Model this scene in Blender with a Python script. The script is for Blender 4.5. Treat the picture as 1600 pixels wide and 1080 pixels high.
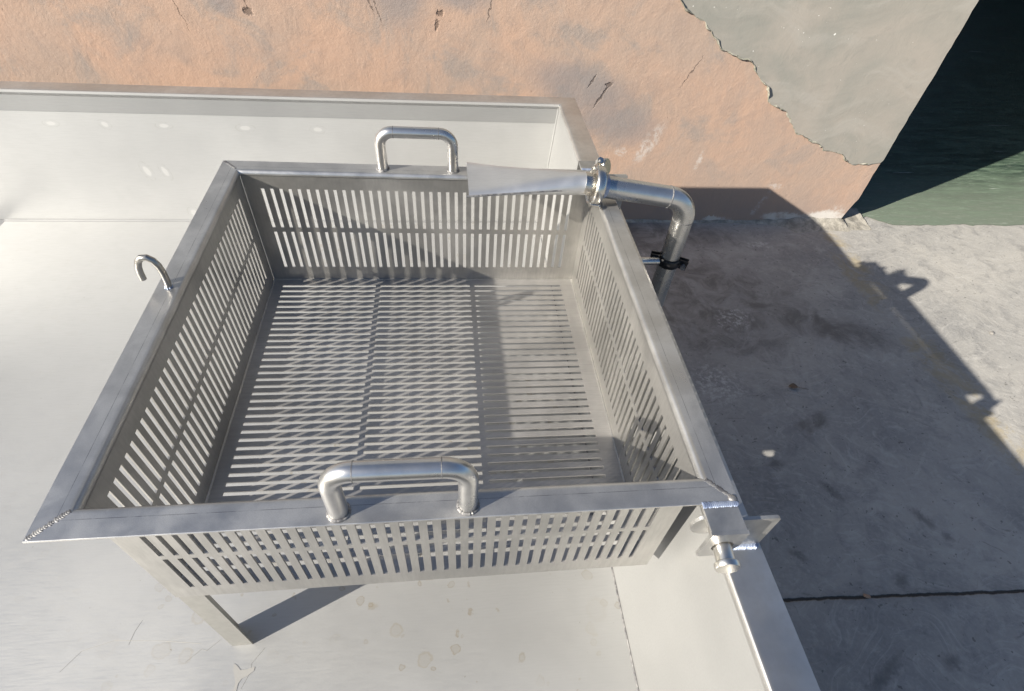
import bpy, bmesh, math, random
from mathutils import Vector, Matrix, noise
for o in list(bpy.data.objects): bpy.data.objects.remove(o)
sc = bpy.context.scene; col = sc.collection
random.seed(7)
R_ = math.radians
# ---------------------------------------------------------------- camera
cam_d = bpy.data.cameras.new('camera'); cam = bpy.data.objects.new('camera', cam_d); col.objects.link(cam)
cam.location = (0.4566, -0.3548, 0.6400); cam.rotation_euler = (0.7610, -0.0637, -0.0983)
cam_d.sensor_width = 36; cam_d.lens = 36*837.62/1600; cam_d.clip_start = .02; cam_d.clip_end = 400
sc.camera = cam
# ---------------------------------------------------------------- sun and sky
SA, SB = 1.8672, 0.8804                       # metres right / away per metre of drop
sd = Vector((SA, SB, -1)).normalized()
elev = math.asin(-sd.z)
sun_d = bpy.data.lights.new('sun', 'SUN'); sun = bpy.data.objects.new('sun', sun_d); col.objects.link(sun)
sun.rotation_euler = sd.to_track_quat('-Z', 'Y').to_euler(); sun.location = (-6, -4, 6)
sun_d.energy = 5.0; sun_d.angle = R_(.5); sun_d.color = (1, .925, .80)
w = bpy.data.worlds.new('World'); sc.world = w; w.use_nodes = True
wn = w.node_tree; bg = wn.nodes['Background']; sky = wn.nodes.new('ShaderNodeTexSky')
sky.sky_type = 'NISHITA'; sky.sun_disc = False; sky.sun_elevation = elev
sky.sun_rotation = math.atan2(-sd.x, -sd.y)    # azimuth of the sun from +Y towards +X
wn.links.new(sky.outputs[0], bg.inputs[0]); bg.inputs[1].default_value = .056
sky.ozone_density = 4.0
sc.view_settings.view_transform = 'Standard'; sc.view_settings.look = 'None'
sc.view_settings.exposure = 1.24; sc.view_settings.gamma = 1; sc.view_settings.use_curve_mapping = False

# ---------------------------------------------------------------- node helpers
class N:
    def __init__(s, name):
        s.m = bpy.data.materials.new(name); s.m.use_nodes = True; s.t = s.m.node_tree
        s.b = s.t.nodes['Principled BSDF']; s.tc = s.t.nodes.new('ShaderNodeTexCoord')
        s.obj = s.tc.outputs['Object']; s.uv = s.tc.outputs['UV']
    def put(s, sock, v):
        if isinstance(v, bpy.types.NodeSocket): s.t.links.new(v, sock)
        elif isinstance(v, (tuple, list)) and sock.type == 'RGBA': sock.default_value = (*v, 1) if len(v) == 3 else v
        else: sock.default_value = v
    def map(s, v, loc=(0,0,0), rot=(0,0,0), sc_=(1,1,1), kind='POINT'):
        n = s.t.nodes.new('ShaderNodeMapping'); n.vector_type = kind
        s.put(n.inputs[0], v); n.inputs[1].default_value = loc; n.inputs[2].default_value = rot; n.inputs[3].default_value = sc_
        return n.outputs[0]
    def noise(s, v, scale, detail=4, rough=.6, dist=0, color=False):
        n = s.t.nodes.new('ShaderNodeTexNoise'); s.put(n.inputs['Vector'], v); n.inputs['Scale'].default_value = scale
        n.inputs['Detail'].default_value = detail; n.inputs['Roughness'].default_value = rough; n.inputs['Distortion'].default_value = dist
        return n.outputs['Color' if color else 'Fac']
    def vor(s, v, scale, feature='F1', rand=1, out='Distance'):
        n = s.t.nodes.new('ShaderNodeTexVoronoi'); n.feature = feature; s.put(n.inputs['Vector'], v)
        n.inputs['Scale'].default_value = scale; n.inputs['Randomness'].default_value = rand
        return n.outputs[out]
    def math(s, op, a, b=0, c=0, clamp=False):
        n = s.t.nodes.new('ShaderNodeMath'); n.operation = op; n.use_clamp = clamp
        for i, v in enumerate((a, b, c)): s.put(n.inputs[i], v)
        return n.outputs[0]
    def step(s, v, lo, hi, a=0, b=1):
        n = s.t.nodes.new('ShaderNodeMapRange'); n.interpolation_type = 'SMOOTHSTEP'
        s.put(n.inputs[0], v); n.inputs[1].default_value = lo; n.inputs[2].default_value = hi
        n.inputs[3].default_value = a; n.inputs[4].default_value = b
        return n.outputs[0]
    def mix(s, f, a, b, mode='MIX'):
        n = s.t.nodes.new('ShaderNodeMix'); n.data_type = 'RGBA'; n.blend_type = mode
        s.put(n.inputs[0], f); s.put(n.inputs[6], a); s.put(n.inputs[7], b)
        return n.outputs[2]
    def sep(s, v):
        n = s.t.nodes.new('ShaderNodeSeparateXYZ'); s.put(n.inputs[0], v); return n.outputs
    def length(s, v):
        n = s.t.nodes.new('ShaderNodeVectorMath'); n.operation = 'LENGTH'; s.put(n.inputs[0], v); return n.outputs['Value']
    def vadd(s, v, color, amt):
        a = s.t.nodes.new('ShaderNodeVectorMath'); a.operation = 'SUBTRACT'; s.put(a.inputs[0], color); a.inputs[1].default_value = (.5,.5,.5)
        b = s.t.nodes.new('ShaderNodeVectorMath'); b.operation = 'SCALE'; s.put(b.inputs[0], a.outputs[0]); b.inputs['Scale'].default_value = amt
        c = s.t.nodes.new('ShaderNodeVectorMath'); s.put(c.inputs[0], v); s.put(c.inputs[1], b.outputs[0]); return c.outputs[0]
    def bump(s, h, strength=.2, dist=.002, normal=None):
        n = s.t.nodes.new('ShaderNodeBump'); s.put(n.inputs['Height'], h); n.inputs['Strength'].default_value = strength
        n.inputs['Distance'].default_value = dist
        if normal: s.put(n.inputs['Normal'], normal)
        return n.outputs[0]
    def ell(s, v, c, r, ang=0, axis='z', soft=.25):
        """mask 1 inside an ellipse centred at c with radii r; flattened along the axis the surface faces"""
        rot = {'z': (0,0,ang), 'y': (0,ang,0)}[axis]
        k = {'z': (r[0], r[1], 1e4), 'y': (r[0], 1e4, r[1])}[axis]
        return s.length(s.map(v, c, rot, k, 'TEXTURE'))
    def blobs(s, v, lst, axis, soft=.3):
        out = None
        for c, r, ang in lst:
            d = s.step(s.ell(v, c, r, ang, axis), 1-soft, 1+soft, 1, 0)
            out = d if out is None else s.math('MAXIMUM', out, d)
        return out
    def done(s, color=None, rough=None, metal=None, normal=None, spec=None):
        for k, v in (('Base Color', color), ('Roughness', rough), ('Metallic', metal), ('Normal', normal), ('Specular IOR Level', spec)):
            if v is not None: s.put(s.b.inputs[k], v)
        return s.m

def steel(name, c1, c2, r1, r2, metal=1., streak=(1,1,1), bump=.05, line=False, smudge=5., aniso=0):
    n = N(name)
    big = n.noise(n.obj, smudge, 5, .62, .4)
    fine = n.noise(n.map(n.obj, sc_=streak), 60, 3, .6)
    f = n.step(big, .32, .68)
    c = n.mix(f, c1, c2)
    c = n.mix(n.math('MULTIPLY', n.step(fine, .35, .7), .22), c, tuple(x*.72 for x in c1))
    speck = n.step(n.noise(n.obj, 38, 3, .7), .68, .76)
    c = n.mix(n.math('MULTIPLY', speck, .25), c, tuple(min(1, x*1.25) for x in c2))
    if line:
        u = n.sep(n.uv)
        l = n.step(n.math('ABSOLUTE', n.math('SUBTRACT', u[0], line)), .0002, .0006, 1, 0)
        gaps = n.step(n.noise(n.map(n.uv, sc_=(0,1,0)), 28, 4, .7), .38, .56, .15, 1)
        c = n.mix(n.math('MULTIPLY', n.math('MULTIPLY', l, gaps), .6), c, (.07,.07,.08))
    rr = n.step(n.math('ADD', n.math('MULTIPLY', big, .7), n.math('MULTIPLY', fine, .3)), .3, .7, r1, r2)
    h = n.math('ADD', n.math('MULTIPLY', fine, .5), n.math('MULTIPLY', n.noise(n.obj, 9, 2, .5), 1.6))
    if aniso: n.b.inputs['Anisotropic'].default_value = aniso
    return n.done(c, rr, metal, n.bump(h, bump, .002))

M = {}
M['basket'] = steel('brushed_steel', (.385,.378,.362), (.525,.513,.49), .28, .44, .86, (3,3,.4), .10)
M['bottom'] = steel('brushed_bottom_steel', (.36,.352,.345), (.495,.482,.47), .32, .48, .74, (.3,4,1), .10)
M['rim'] = steel('rim_steel', (.43,.425,.42), (.55,.545,.535), .27, .43, .84, (12,12,1), .14, line=.026, smudge=13)
M['tube'] = steel('polished_tube', (.50,.50,.49), (.64,.63,.62), .25, .33, .95, (1,1,1), .005)
M['rod'] = steel('bent_rod', (.34,.33,.31), (.46,.45,.43), .3, .42, .95, (1,1,1), .02)
M['pin'] = steel('turned_steel', (.60,.58,.54), (.7,.68,.64), .24, .36, 1, (1,1,1), .05)
M['nozzle'] = steel('satin_sheet', (.55,.56,.575), (.62,.625,.635), .36, .52, .86, (.5,8,8), .03, smudge=6)
M['weld'] = steel('weld_metal', (.13,.13,.14), (.34,.335,.33), .45, .65, .7, (1,1,1), .5, smudge=90)
M['heat'] = steel('heat_tinted_weld', (.22,.27,.40), (.42,.48,.60), .4, .55, .6, (1,1,1), .3, smudge=60)
M['blackclamp'] = steel('black_rubber_clamp', (.015,.015,.017), (.04,.04,.042), .3, .5, .3, (1,1,1), .2)

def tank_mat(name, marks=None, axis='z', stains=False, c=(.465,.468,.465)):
    n = N(name)
    big = n.noise(n.obj, 2.2, 4, .55, .3); med = n.noise(n.obj, 14, 5, .65)
    fine = n.noise(n.map(n.obj, sc_=(.5,6,6)), 50, 2, .5)
    cc = n.mix(n.step(big, .3, .7), tuple(x*.93 for x in c), c)
    cc = n.mix(n.math('MULTIPLY', n.step(med, .45, .75), .22), cc, tuple(x*.84 for x in c))
    cc = n.mix(n.math('MULTIPLY', n.step(fine, .4, .7), .16), cc, tuple(x*.8 for x in c))
    h = n.math('MULTIPLY', n.noise(n.obj, 3, 2, .5), 2.5)
    h = n.math('ADD', h, n.math('MULTIPLY', fine, .12))
    if stains:
        wv = n.vadd(n.obj, n.noise(n.obj, 40, 3, .6, color=True), .018)
        for scale, seed, lo, tint, amt in ((17, 0, .10, (.36,.32,.25), .8), (9, 3.3, .085, (.37,.345,.30), .6), (30, 7.1, .11, (.30,.25,.17), .8)):
            v2 = n.map(wv, (seed, seed*1.7, 0))
            d = n.vor(v2, scale); cr = n.vor(v2, scale, out='Color')
            s3 = n.sep(cr)
            rad = n.math('MULTIPLY', s3[0], .32)
            present = n.step(s3[1], .42, .50)
            inside = n.step(n.math('SUBTRACT', d, rad), -.03, 0.02, 1, 0)
            ring = n.step(n.math('ABSOLUTE', n.math('SUBTRACT', d, rad)), .01, .05, 1, 0)
            msk = n.math('ADD', n.math('MULTIPLY', inside, .35), n.math('MULTIPLY', ring, .65))
            msk = n.math('MULTIPLY', n.math('MULTIPLY', msk, present), n.math('MULTIPLY', n.step(n.noise(n.obj, 3.1, 3, .6), .40, .56), n.step(n.sep(n.obj)[0], -.35, .15, .12, 1)))
            cc = n.mix(n.math('MULTIPLY', msk, amt*.75), cc, tint)
        dots = n.step(n.noise(n.obj, 120, 2, .5), .76, .8)
        cc = n.mix(n.math('MULTIPLY', dots, .5), cc, (.16,.12,.08))
    if marks:
        for ctr, r, ang in marks:
            e = n.ell(n.vadd(n.obj, n.noise(n.obj, 60, 2, .5, color=True), .004), ctr, r, ang, axis)
            inn = n.step(e, .35, .6, 1, 0)
            ring = n.math('MULTIPLY', n.step(n.math('ABSOLUTE', n.math('SUBTRACT', e, .92)), .03, .12, 1, 0), n.step(n.noise(n.obj, 70, 2, .5), .38, .6))
            cc = n.mix(n.math('MULTIPLY', ring, .30), cc, (.36,.35,.33))
            cc = n.mix(n.math('MULTIPLY', inn, .35), cc, (.74,.73,.71))
    rr = n.step(n.math('ADD', n.math('MULTIPLY', big, .6), n.math('MULTIPLY', fine, .4)), .3, .7, .40, .54)
    return n.done(cc, rr, .60, n.bump(h, .10, .004))

# ---------------------------------------------------------------- mesh helpers
def link(name, bm, mat, parent=None, smooth=False, uvs=False):
    bmesh.ops.recalc_face_normals(bm, faces=bm.faces)
    me = bpy.data.meshes.new(name); bm.to_mesh(me); bm.free()
    if isinstance(mat, (list, tuple)):
        for m in mat: me.materials.append(m)
    else: me.materials.append(mat)
    if smooth:
        for p in me.polygons: p.use_smooth = True
        try: me.set_sharp_from_angle(angle=R_(35))
        except Exception: pass
    o = bpy.data.objects.new(name, me); col.objects.link(o); o.parent = parent
    return o
def tag(o, label=None, cat=None, group=None, kind=None):
    for k, v in (('label', label), ('category', cat), ('group', group), ('kind', kind)):
        if v: o[k] = v
    return o
def empty(name, loc=(0,0,0), rot=(0,0,0)):
    o = bpy.data.objects.new(name, None); o.empty_display_size = .1; o.location = loc; o.rotation_euler = rot
    col.objects.link(o); return o
def box(bm, a, b, bev=0):
    r = bmesh.ops.create_cube(bm, size=1)
    for v in r['verts']: v.co = Vector([(a[i]+b[i])/2 + v.co[i]*(b[i]-a[i]) for i in range(3)])
    if bev:
        es = list({e for v in r['verts'] for e in v.link_edges})
        bmesh.ops.bevel(bm, geom=es, offset=bev, segments=2, profile=.6, affect='EDGES')
def quad_box(bm, pts, th):
    """flat sheet with corner points pts (one plane) thickened by vector th"""
    a = [bm.verts.new(p) for p in pts]; b = [bm.verts.new(Vector(p)+Vector(th)) for p in pts]; k = len(pts)
    bm.faces.new(a); bm.faces.new(b[::-1])
    for i in range(k): bm.faces.new((a[i], b[i], b[(i+1) % k], a[(i+1) % k]))
def tube(bm, path, rad, seg=20, caps=True, scale_y=None, up=(0,0,1)):
    """swept tube; rad number or list of (ra, rb) ellipse radii along the path"""
    P = [Vector(p) for p in path]; n = len(P); rings = []
    T = [(P[min(i+1, n-1)]-P[max(i-1, 0)]).normalized() for i in range(n)]
    u = Vector(up); u = (u - T[0]*u.dot(T[0]));
    if u.length < 1e-3: u = Vector((0,1,0)) - T[0]*T[0].y
    u.normalize()
    for i in range(n):
        u = (u - T[i]*u.dot(T[i])).normalized(); v = T[i].cross(u)
        r = rad[i] if isinstance(rad, list) else rad
        ra, rb = r if isinstance(r, tuple) else (r, r)
        rings.append([bm.verts.new(P[i] + u*ra*math.cos(2*math.pi*k/seg) + v*rb*math.sin(2*math.pi*k/seg)) for k in range(seg)])
    for a, b in zip(rings, rings[1:]):
        for k in range(seg): bm.faces.new((a[k], a[(k+1) % seg], b[(k+1) % seg], b[k]))
    if caps: bm.faces.new(rings[0][::-1]); bm.faces.new(rings[-1])
def arc(c, r, e1, e2, a0, a1, n):
    c, e1, e2 = Vector(c), Vector(e1), Vector(e2)
    return [c + e1*r*math.cos(a0+(a1-a0)*i/n) + e2*r*math.sin(a0+(a1-a0)*i/n) for i in range(n+1)]
def plate(bm, us, vs, hole, f, th):
    """sheet with rectangular holes: us, vs break points, hole(i,j), f(u,v,w) -> point, thickness th"""
    V = {}
    def vt(i, j, k):
        if (i, j, k) not in V: V[(i, j, k)] = bm.verts.new(f(us[i], vs[j], k*th))
        return V[(i, j, k)]
    nu, nv = len(us)-1, len(vs)-1
    solid = lambda i, j: 0 <= i < nu and 0 <= j < nv and not hole(i, j)
    for i in range(nu):
        for j in range(nv):
            if not solid(i, j): continue
            bm.faces.new((vt(i,j,0), vt(i+1,j,0), vt(i+1,j+1,0), vt(i,j+1,0)))
            bm.faces.new((vt(i,j,1), vt(i,j+1,1), vt(i+1,j+1,1), vt(i+1,j,1)))
            for (p, q, nb) in (((i,j),(i+1,j),(i,j-1)), ((i+1,j),(i+1,j+1),(i+1,j)), ((i+1,j+1),(i,j+1),(i,j+1)), ((i,j+1),(i,j),(i-1,j))):
                if not solid(*nb): bm.faces.new((vt(*p,0), vt(*p,1), vt(*q,1), vt(*q,0)))
def bead(bm, a, b, wdt, hgt, n, jit=.12, up=(0,0,1)):
    """overlapping weld ripples from a to b"""
    a, b, up = Vector(a), Vector(b), Vector(up).normalized(); d = (b-a).normalized(); s = d.cross(up); L = (b-a).length
    for i in range(n):
        c = a + (b-a)*((i+.5)/n); ww = wdt*(1+random.uniform(-jit, jit)); r = bmesh.ops.create_icosphere(bm, subdivisions=2, radius=1)
        for v in r['verts']:
            q = v.co.copy(); v.co = c + d*(q.x*(L/n*.95) - q.y*q.y*L/n*.8) + s*q.y*ww/2 + up*(q.z*hgt + q.x*hgt*.25)

# ================================================================ SETTING
ZG = -1.0653; YW = 2.2018
def ground_mat():
    n = N('worn_concrete'); n.obj = n.map(n.obj, (0, .012, 0), (0,0,0), (1.026, 1.012, 1))
    big = n.noise(n.obj, 1.4, 6, .62, .5); med = n.noise(n.obj, 7, 8, .68, .8); fin = n.noise(n.obj, 60, 6, .7)
    c = n.mix(n.step(big, .3, .7), (.235,.233,.23), (.365,.352,.328))
    c = n.mix(n.math('MULTIPLY', n.step(med, .46, .68), .6), c, (.165,.165,.168))
    c = n.mix(n.math('MULTIPLY', n.step(n.noise(n.obj, 26, 7, .75, .5), .5, .66), .4), c, (.43,.42,.40))
    c = n.mix(n.math('MULTIPLY', n.step(fin, .35, .7), .25), c, (.42,.41,.38))
    # trowel scrapes and pale flakes
    sw = n.noise(n.map(n.vadd(n.obj, n.noise(n.obj, 2.2, 2, .5, color=True), .7), sc_=(5,28,1)), 1.6, 5, .7)
    c = n.mix(n.math('MULTIPLY', n.step(sw, .52, .7), .45), c, (.44,.43,.41))
    sw2 = n.noise(n.map(n.vadd(n.obj, n.noise(n.obj, 3.2, 2, .5, color=True), .5), (4,2,0), (0,0,.7), (6,34,1)), 1.6, 5, .7)
    c = n.mix(n.math('MULTIPLY', n.step(sw2, .6, .7), .55), c, (.15,.145,.14))
    spots = n.step(n.noise(n.obj, 17, 5, .68, .6), .63, .74)
    c = n.mix(n.math('MULTIPLY', spots, .55), c, (.11,.106,.105))
    pits = n.step(n.noise(n.obj, 55, 2, .5), .70, .73)
    c = n.mix(n.math('MULTIPLY', pits, .55), c, (.06,.058,.055))
    wob = n.vadd(n.obj, n.noise(n.obj, 22, 3, .6, color=True), .09)
    # dark damp patches near the pipe and wall, pale lime patches
    dk = n.blobs(wob, [((1.32,1.15,ZG),(.10,.07),.5), ((1.95,.80,ZG),(.07,.03),.2), ((1.75,1.55,ZG),(.45,.35),0), ((2.3,1.35,ZG),(.28,.10),-.4), ((1.5,2.1,ZG),(.6,.15),0)], 'z', .6)
    c = n.mix(n.math('MULTIPLY', dk, n.step(med, .35, .65, .2, .85)), c, (.13,.12,.112))
    pl = n.blobs(wob, [((1.62,1.02,ZG),(.10,.10),0), ((1.22,1.62,ZG),(.13,.10),.3), ((1.85,1.42,ZG),(.10,.06),.3), ((1.5,1.9,ZG),(.08,.04),.6), ((2.25,2.02,ZG),(.07,.03),-.2)], 'z', .6)
    c = n.mix(n.math('MULTIPLY', pl, n.step(n.noise(n.obj, 45, 4, .7), .45, .65, 0, .6)), c, (.60,.59,.57))
    # dark oily drips
    oil = n.blobs(n.vadd(n.obj, n.noise(n.obj, 45, 4, .65, color=True), .05), [((1.87,.50,ZG),(.045,.014),-.9), ((2.16,.37,ZG),(.045,.016),-1.0), ((2.21,.30,ZG),(.017,.017),0), ((1.94,.17,ZG),(.024,.020),0), ((1.95,-.07,ZG),(.028,.02),.4), ((1.72,-.085,ZG),(.085,.016),.5), ((1.70,.62,ZG),(.03,.016),.3), ((1.62,.28,ZG),(.025,.012),-.6)], 'z', .75)
    c = n.mix(n.math('MULTIPLY', oil, .5), c, (.07,.068,.07))
    # worn yellow paint line running away to the workshop door
    s = n.sep(wob)
    yl = n.math('SUBTRACT', s[0], n.math('ADD', n.math('MULTIPLY', s[1], -.04), 2.79))
    yl = n.step(n.math('ABSOLUTE', yl), .05, .12, 1, 0)
    wear = n.step(n.noise(n.obj, 4.2, 8, .74, .6), .44, .60)
    c = n.mix(n.math('MULTIPLY', n.math('MULTIPLY', yl, wear), .5), c, (.33,.26,.13))
    # slab joint
    s2 = n.sep(n.vadd(n.obj, n.noise(n.obj, 30, 4, .6, color=True), .012))
    j = n.math('SUBTRACT', s2[1], n.math('ADD', n.math('MULTIPLY', s2[0], -.044), .2085))
    j = n.math('ABSOLUTE', j); jm = n.step(j, .003, .0065, 1, 0)
    c = n.mix(jm, c, (.025,.023,.02))
    c = n.mix(n.math('MULTIPLY', n.step(j, .004, .03, 1, 0), .18), c, (.11,.10,.09))
    h = n.math('ADD', n.math('MULTIPLY', med, 1.), n.math('MULTIPLY', fin, .25))
    h = n.math('ADD', h, n.math('MULTIPLY', sw, .6)); h = n.math('SUBTRACT', h, n.math('MULTIPLY', jm, 2))
    return n.done(c, n.step(med, .3, .7, .82, .62), 0, n.bump(h, .55, .006), .35)
bm = bmesh.new()
r = bmesh.ops.create_grid(bm, x_segments=1, y_segments=1, size=60)
for v in bm.verts: v.co.z = ZG
ground = tag(link('ground', bm, ground_mat()), kind='structure')

def green_mat():
    n = N('green_workshop_floor')
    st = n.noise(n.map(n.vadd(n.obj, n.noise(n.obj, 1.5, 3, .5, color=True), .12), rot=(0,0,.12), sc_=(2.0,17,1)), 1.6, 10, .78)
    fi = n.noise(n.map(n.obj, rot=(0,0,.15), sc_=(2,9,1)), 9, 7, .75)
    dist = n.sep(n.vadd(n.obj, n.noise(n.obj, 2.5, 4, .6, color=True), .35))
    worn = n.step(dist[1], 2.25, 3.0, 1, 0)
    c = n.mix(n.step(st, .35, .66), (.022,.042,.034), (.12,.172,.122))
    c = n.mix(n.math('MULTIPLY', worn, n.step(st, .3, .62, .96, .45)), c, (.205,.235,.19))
    c = n.mix(n.math('MULTIPLY', n.step(fi, .52, .72), .5), c, (.30,.34,.29))
    sc1 = n.step(n.noise(n.map(n.obj, rot=(0,0,.5), sc_=(1.5,22,1)), 1.1, 4, .6), .69, .71)
    c = n.mix(n.math('MULTIPLY', sc1, .5), c, (.5,.54,.5))
    return n.done(c, n.step(st, .3, .7, .3, .6), 0, n.bump(n.math('ADD', st, n.math('MULTIPLY', fi, .4)), .3, .004), .4)
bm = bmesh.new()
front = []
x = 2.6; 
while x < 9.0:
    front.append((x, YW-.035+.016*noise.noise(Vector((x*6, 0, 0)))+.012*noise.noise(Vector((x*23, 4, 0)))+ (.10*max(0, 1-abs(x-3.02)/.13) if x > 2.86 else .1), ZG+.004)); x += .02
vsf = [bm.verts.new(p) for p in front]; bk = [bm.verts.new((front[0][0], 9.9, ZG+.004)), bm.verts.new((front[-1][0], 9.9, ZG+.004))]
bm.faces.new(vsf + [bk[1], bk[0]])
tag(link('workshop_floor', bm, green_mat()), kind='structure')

# ---- building: long plastered wall ending at a wide doorway, roof and inner walls of the workshop behind
def wall_mat():
    n = N('terracotta_render'); n.obj = n.map(n.obj, (0, 0, -.056))
    big = n.noise(n.obj, 2.0, 6, .62, .5); med = n.noise(n.obj, 9, 7, .68, .4); fin = n.noise(n.obj, 75, 5, .7)
    brush = n.noise(n.map(n.vadd(n.obj, n.noise(n.obj, 3, 2, .5, color=True), .3), rot=(0,.5,0), sc_=(30,1,9)), 1.2, 6, .75)
    c = n.mix(n.step(big, .34, .66), (.385,.262,.198), (.318,.245,.203))
    c = n.mix(n.math('MULTIPLY', n.step(med, .48, .68), .5), c, (.265,.205,.175))
    c = n.mix(n.math('MULTIPLY', n.step(n.noise(n.obj, 3.6, 6, .66, .8), .50, .66), .7), c, (.235,.21,.195))
    c = n.mix(n.math('MULTIPLY', n.step(brush, .35, .7), .16), c, (.47,.32,.23))
    c = n.mix(n.math('MULTIPLY', n.step(fin, .55, .75), .35), c, (.56,.42,.33))
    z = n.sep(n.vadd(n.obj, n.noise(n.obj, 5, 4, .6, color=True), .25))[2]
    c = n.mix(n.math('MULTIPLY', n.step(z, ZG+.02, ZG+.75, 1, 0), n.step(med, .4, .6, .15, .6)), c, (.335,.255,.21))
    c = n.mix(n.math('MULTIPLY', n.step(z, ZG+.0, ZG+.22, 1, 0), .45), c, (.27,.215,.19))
    wob = n.vadd(n.obj, n.noise(n.obj, 28, 4, .65, color=True), .06)
    grey = n.blobs(wob, [((.28,YW,-.02),(.10,.14),0), ((-.42,YW,-.10),(.05,.045),.3), ((.55,YW,-.03),(.10,.06),0), ((1.12,YW,-.40),(.25,.10),.3), ((1.30,YW,-.55),(.22,.10),.2), ((-.10,YW,.08),(.06,.06),0), ((.85,YW,.06),(.12,.05),0)], 'y', .5)
    c = n.mix(n.math('MULTIPLY', grey, .72), c, (.20,.185,.185))
    white = n.blobs(n.vadd(n.obj, n.noise(n.obj, 60, 4, .7, color=True), .05), [((1.80,YW,-.745),(.013,.055),.1), ((1.50,YW,-.66),(.035,.11),.45), ((1.36,YW,-.70),(.03,.025),0), ((2.26,YW,-.985),(.016,.10),.35), ((2.30,YW,-.885),(.05,.014),0), ((2.48,YW,-1.10),(.12,.05),0), ((2.75,YW,-1.07),(.06,.06),0), ((2.05,YW,-1.11),(.06,.02),0)], 'y', .4)
    wm = n.math('MULTIPLY', white, n.step(n.noise(n.obj, 38, 6, .75), .40, .62))
    c = n.mix(n.math('MULTIPLY', wm, .6), c, (.46,.43,.41))
    ft = n.blobs(n.vadd(n.obj, n.noise(n.obj, 40, 5, .7, color=True), .07), [((2.44,YW,-1.095),(.13,.035),.1), ((2.70,YW,-1.085),(.12,.045),0), ((2.0,YW,-1.105),(.05,.02),0), ((1.30,YW,-1.07),(.05,.03),0)], 'y', .3)
    c = n.mix(n.math('MULTIPLY', ft, n.step(med, .35, .5, .2, .9)), c, (.52,.50,.475))
    pits = n.step(n.noise(n.obj, 40, 4, .6), .70, .74)
    c = n.mix(n.math('MULTIPLY', pits, .5), c, (.14,.10,.08))
    dark = n.blobs(n.vadd(n.obj, n.noise(n.obj, 50, 3, .7, color=True), .03), [((.452,YW,-.105),(.016,.011),0), ((.435,YW,-.15),(.007,.02),.2), ((1.21,YW,-.42),(.006,.055),.5), ((1.235,YW,-.37),(.018,.009),0), ((-.90,YW,-.03),(.004,.06),-.3), ((-.99,YW,-.02),(.0025,.09),-.25), ((-.62,YW,-.06),(.002,.13),-.22), ((-.35,YW,-.02),(.002,.10),-.2), ((.16,YW,-.07),(.0025,.05),-.3), ((.19,YW,-.10),(.002,.05),-.3), ((1.62,YW,-.30),(.0025,.07),.45), ((.66,YW,-.08),(.002,.05),.2), ((-.33,YW,-.13),(.018,.012),.4), ((1.15,YW,-.36),(.005,.03),.5)], 'y', .35)
    c = n.mix(n.math('MULTIPLY', dark, .6), c, (.05,.035,.03))
    zz = n.sep(n.obj)[2]
    c = n.mix(n.step(zz, .30, .303), c, n.mix(n.step(med, .4, .7), (.17,.19,.225), (.21,.23,.265)))   # invented blue-grey band, out of frame, added to cool reflections in the rims
    h = n.math('ADD', n.math('MULTIPLY', med, 1.2), n.math('MULTIPLY', fin, .35)); h = n.math('ADD', h, n.math('MULTIPLY', brush, .25))
    h = n.math('SUBTRACT', h, n.math('MULTIPLY', dark, 2)); h = n.math('SUBTRACT', h, n.math('MULTIPLY', pits, 1))
    return n.done(c, .85, 0, n.bump(h, .5, .006), .25)
def plaster_mat():
    n = N('grey_cement_plaster')
    big = n.noise(n.obj, 1.8, 5, .6, .8); med = n.noise(n.obj, 9, 6, .65, .5); fin = n.noise(n.obj, 80, 4, .7)
    sw = n.noise(n.map(n.vadd(n.obj, n.noise(n.obj, 2, 2, .5, color=True), .6), rot=(0,.9,0), sc_=(2,1,9)), 1.2, 5, .6)
    c = n.mix(n.step(big, .3, .7), (.215,.215,.195), (.29,.265,.235))
    c = n.mix(n.math('MULTIPLY', n.step(sw, .5, .7), .4), c, (.32,.305,.28))
    c = n.mix(n.math('MULTIPLY', n.step(med, .55, .75), .4), c, (.18,.18,.165))
    c = n.mix(n.math('MULTIPLY', n.step(n.noise(n.obj, 60, 2, .5), .74, .77), .8), c, (.7,.69,.66))
    h = n.math('ADD', n.math('MULTIPLY', med, 1.), n.math('MULTIPLY', fin, .15)); h = n.math('ADD', h, n.math('MULTIPLY', sw, .9))
    return n.done(c, .8, 0, n.bump(h, .4, .005), .3)
def mortar_mat():
    n = N('rough_mortar')
    med = n.noise(n.obj, 14, 6, .7, .5); fin = n.noise(n.obj, 90, 4, .7)
    c = n.mix(n.step(med, .35, .65), (.19,.18,.16), (.37,.35,.31))
    c = n.mix(n.math('MULTIPLY', n.step(fin, .6, .7), .5), c, (.14,.13,.12))
    return n.done(c, .9, 0, n.bump(n.math('ADD', med, n.math('MULTIPLY', fin, .4)), .7, .008), .2)
def simple(name, c, rough=.8):
    n = N(name); f = n.noise(n.obj, 6, 5, .6); return n.done(n.mix(f, tuple(x*.8 for x in c), c), rough, 0, n.bump(f, .2, .005))
building = tag(empty('building', (2.8, YW, ZG), (0, 0, -.0134)), 'terracotta rendered building wall with grey cement plaster patch beside dark green floored doorway', 'building')
inv = Matrix.Translation((-2.8, -YW, -ZG))
def blink(name, bm, mat, parent=building, **k):      # built in world coordinates, kept there under the building
    o = link(name, bm, mat, parent, **k)
    if parent is building: o.matrix_parent_inverse = inv
    return o
XE = 2.8468
def edge_x(z): return XE + .004*noise.noise(Vector((0, 1, z*30))) + .010*noise.noise(Vector((3, 1, z*7))) - .03*max(0, 1-abs(z-ZG-.36)/.05)*0

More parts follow.
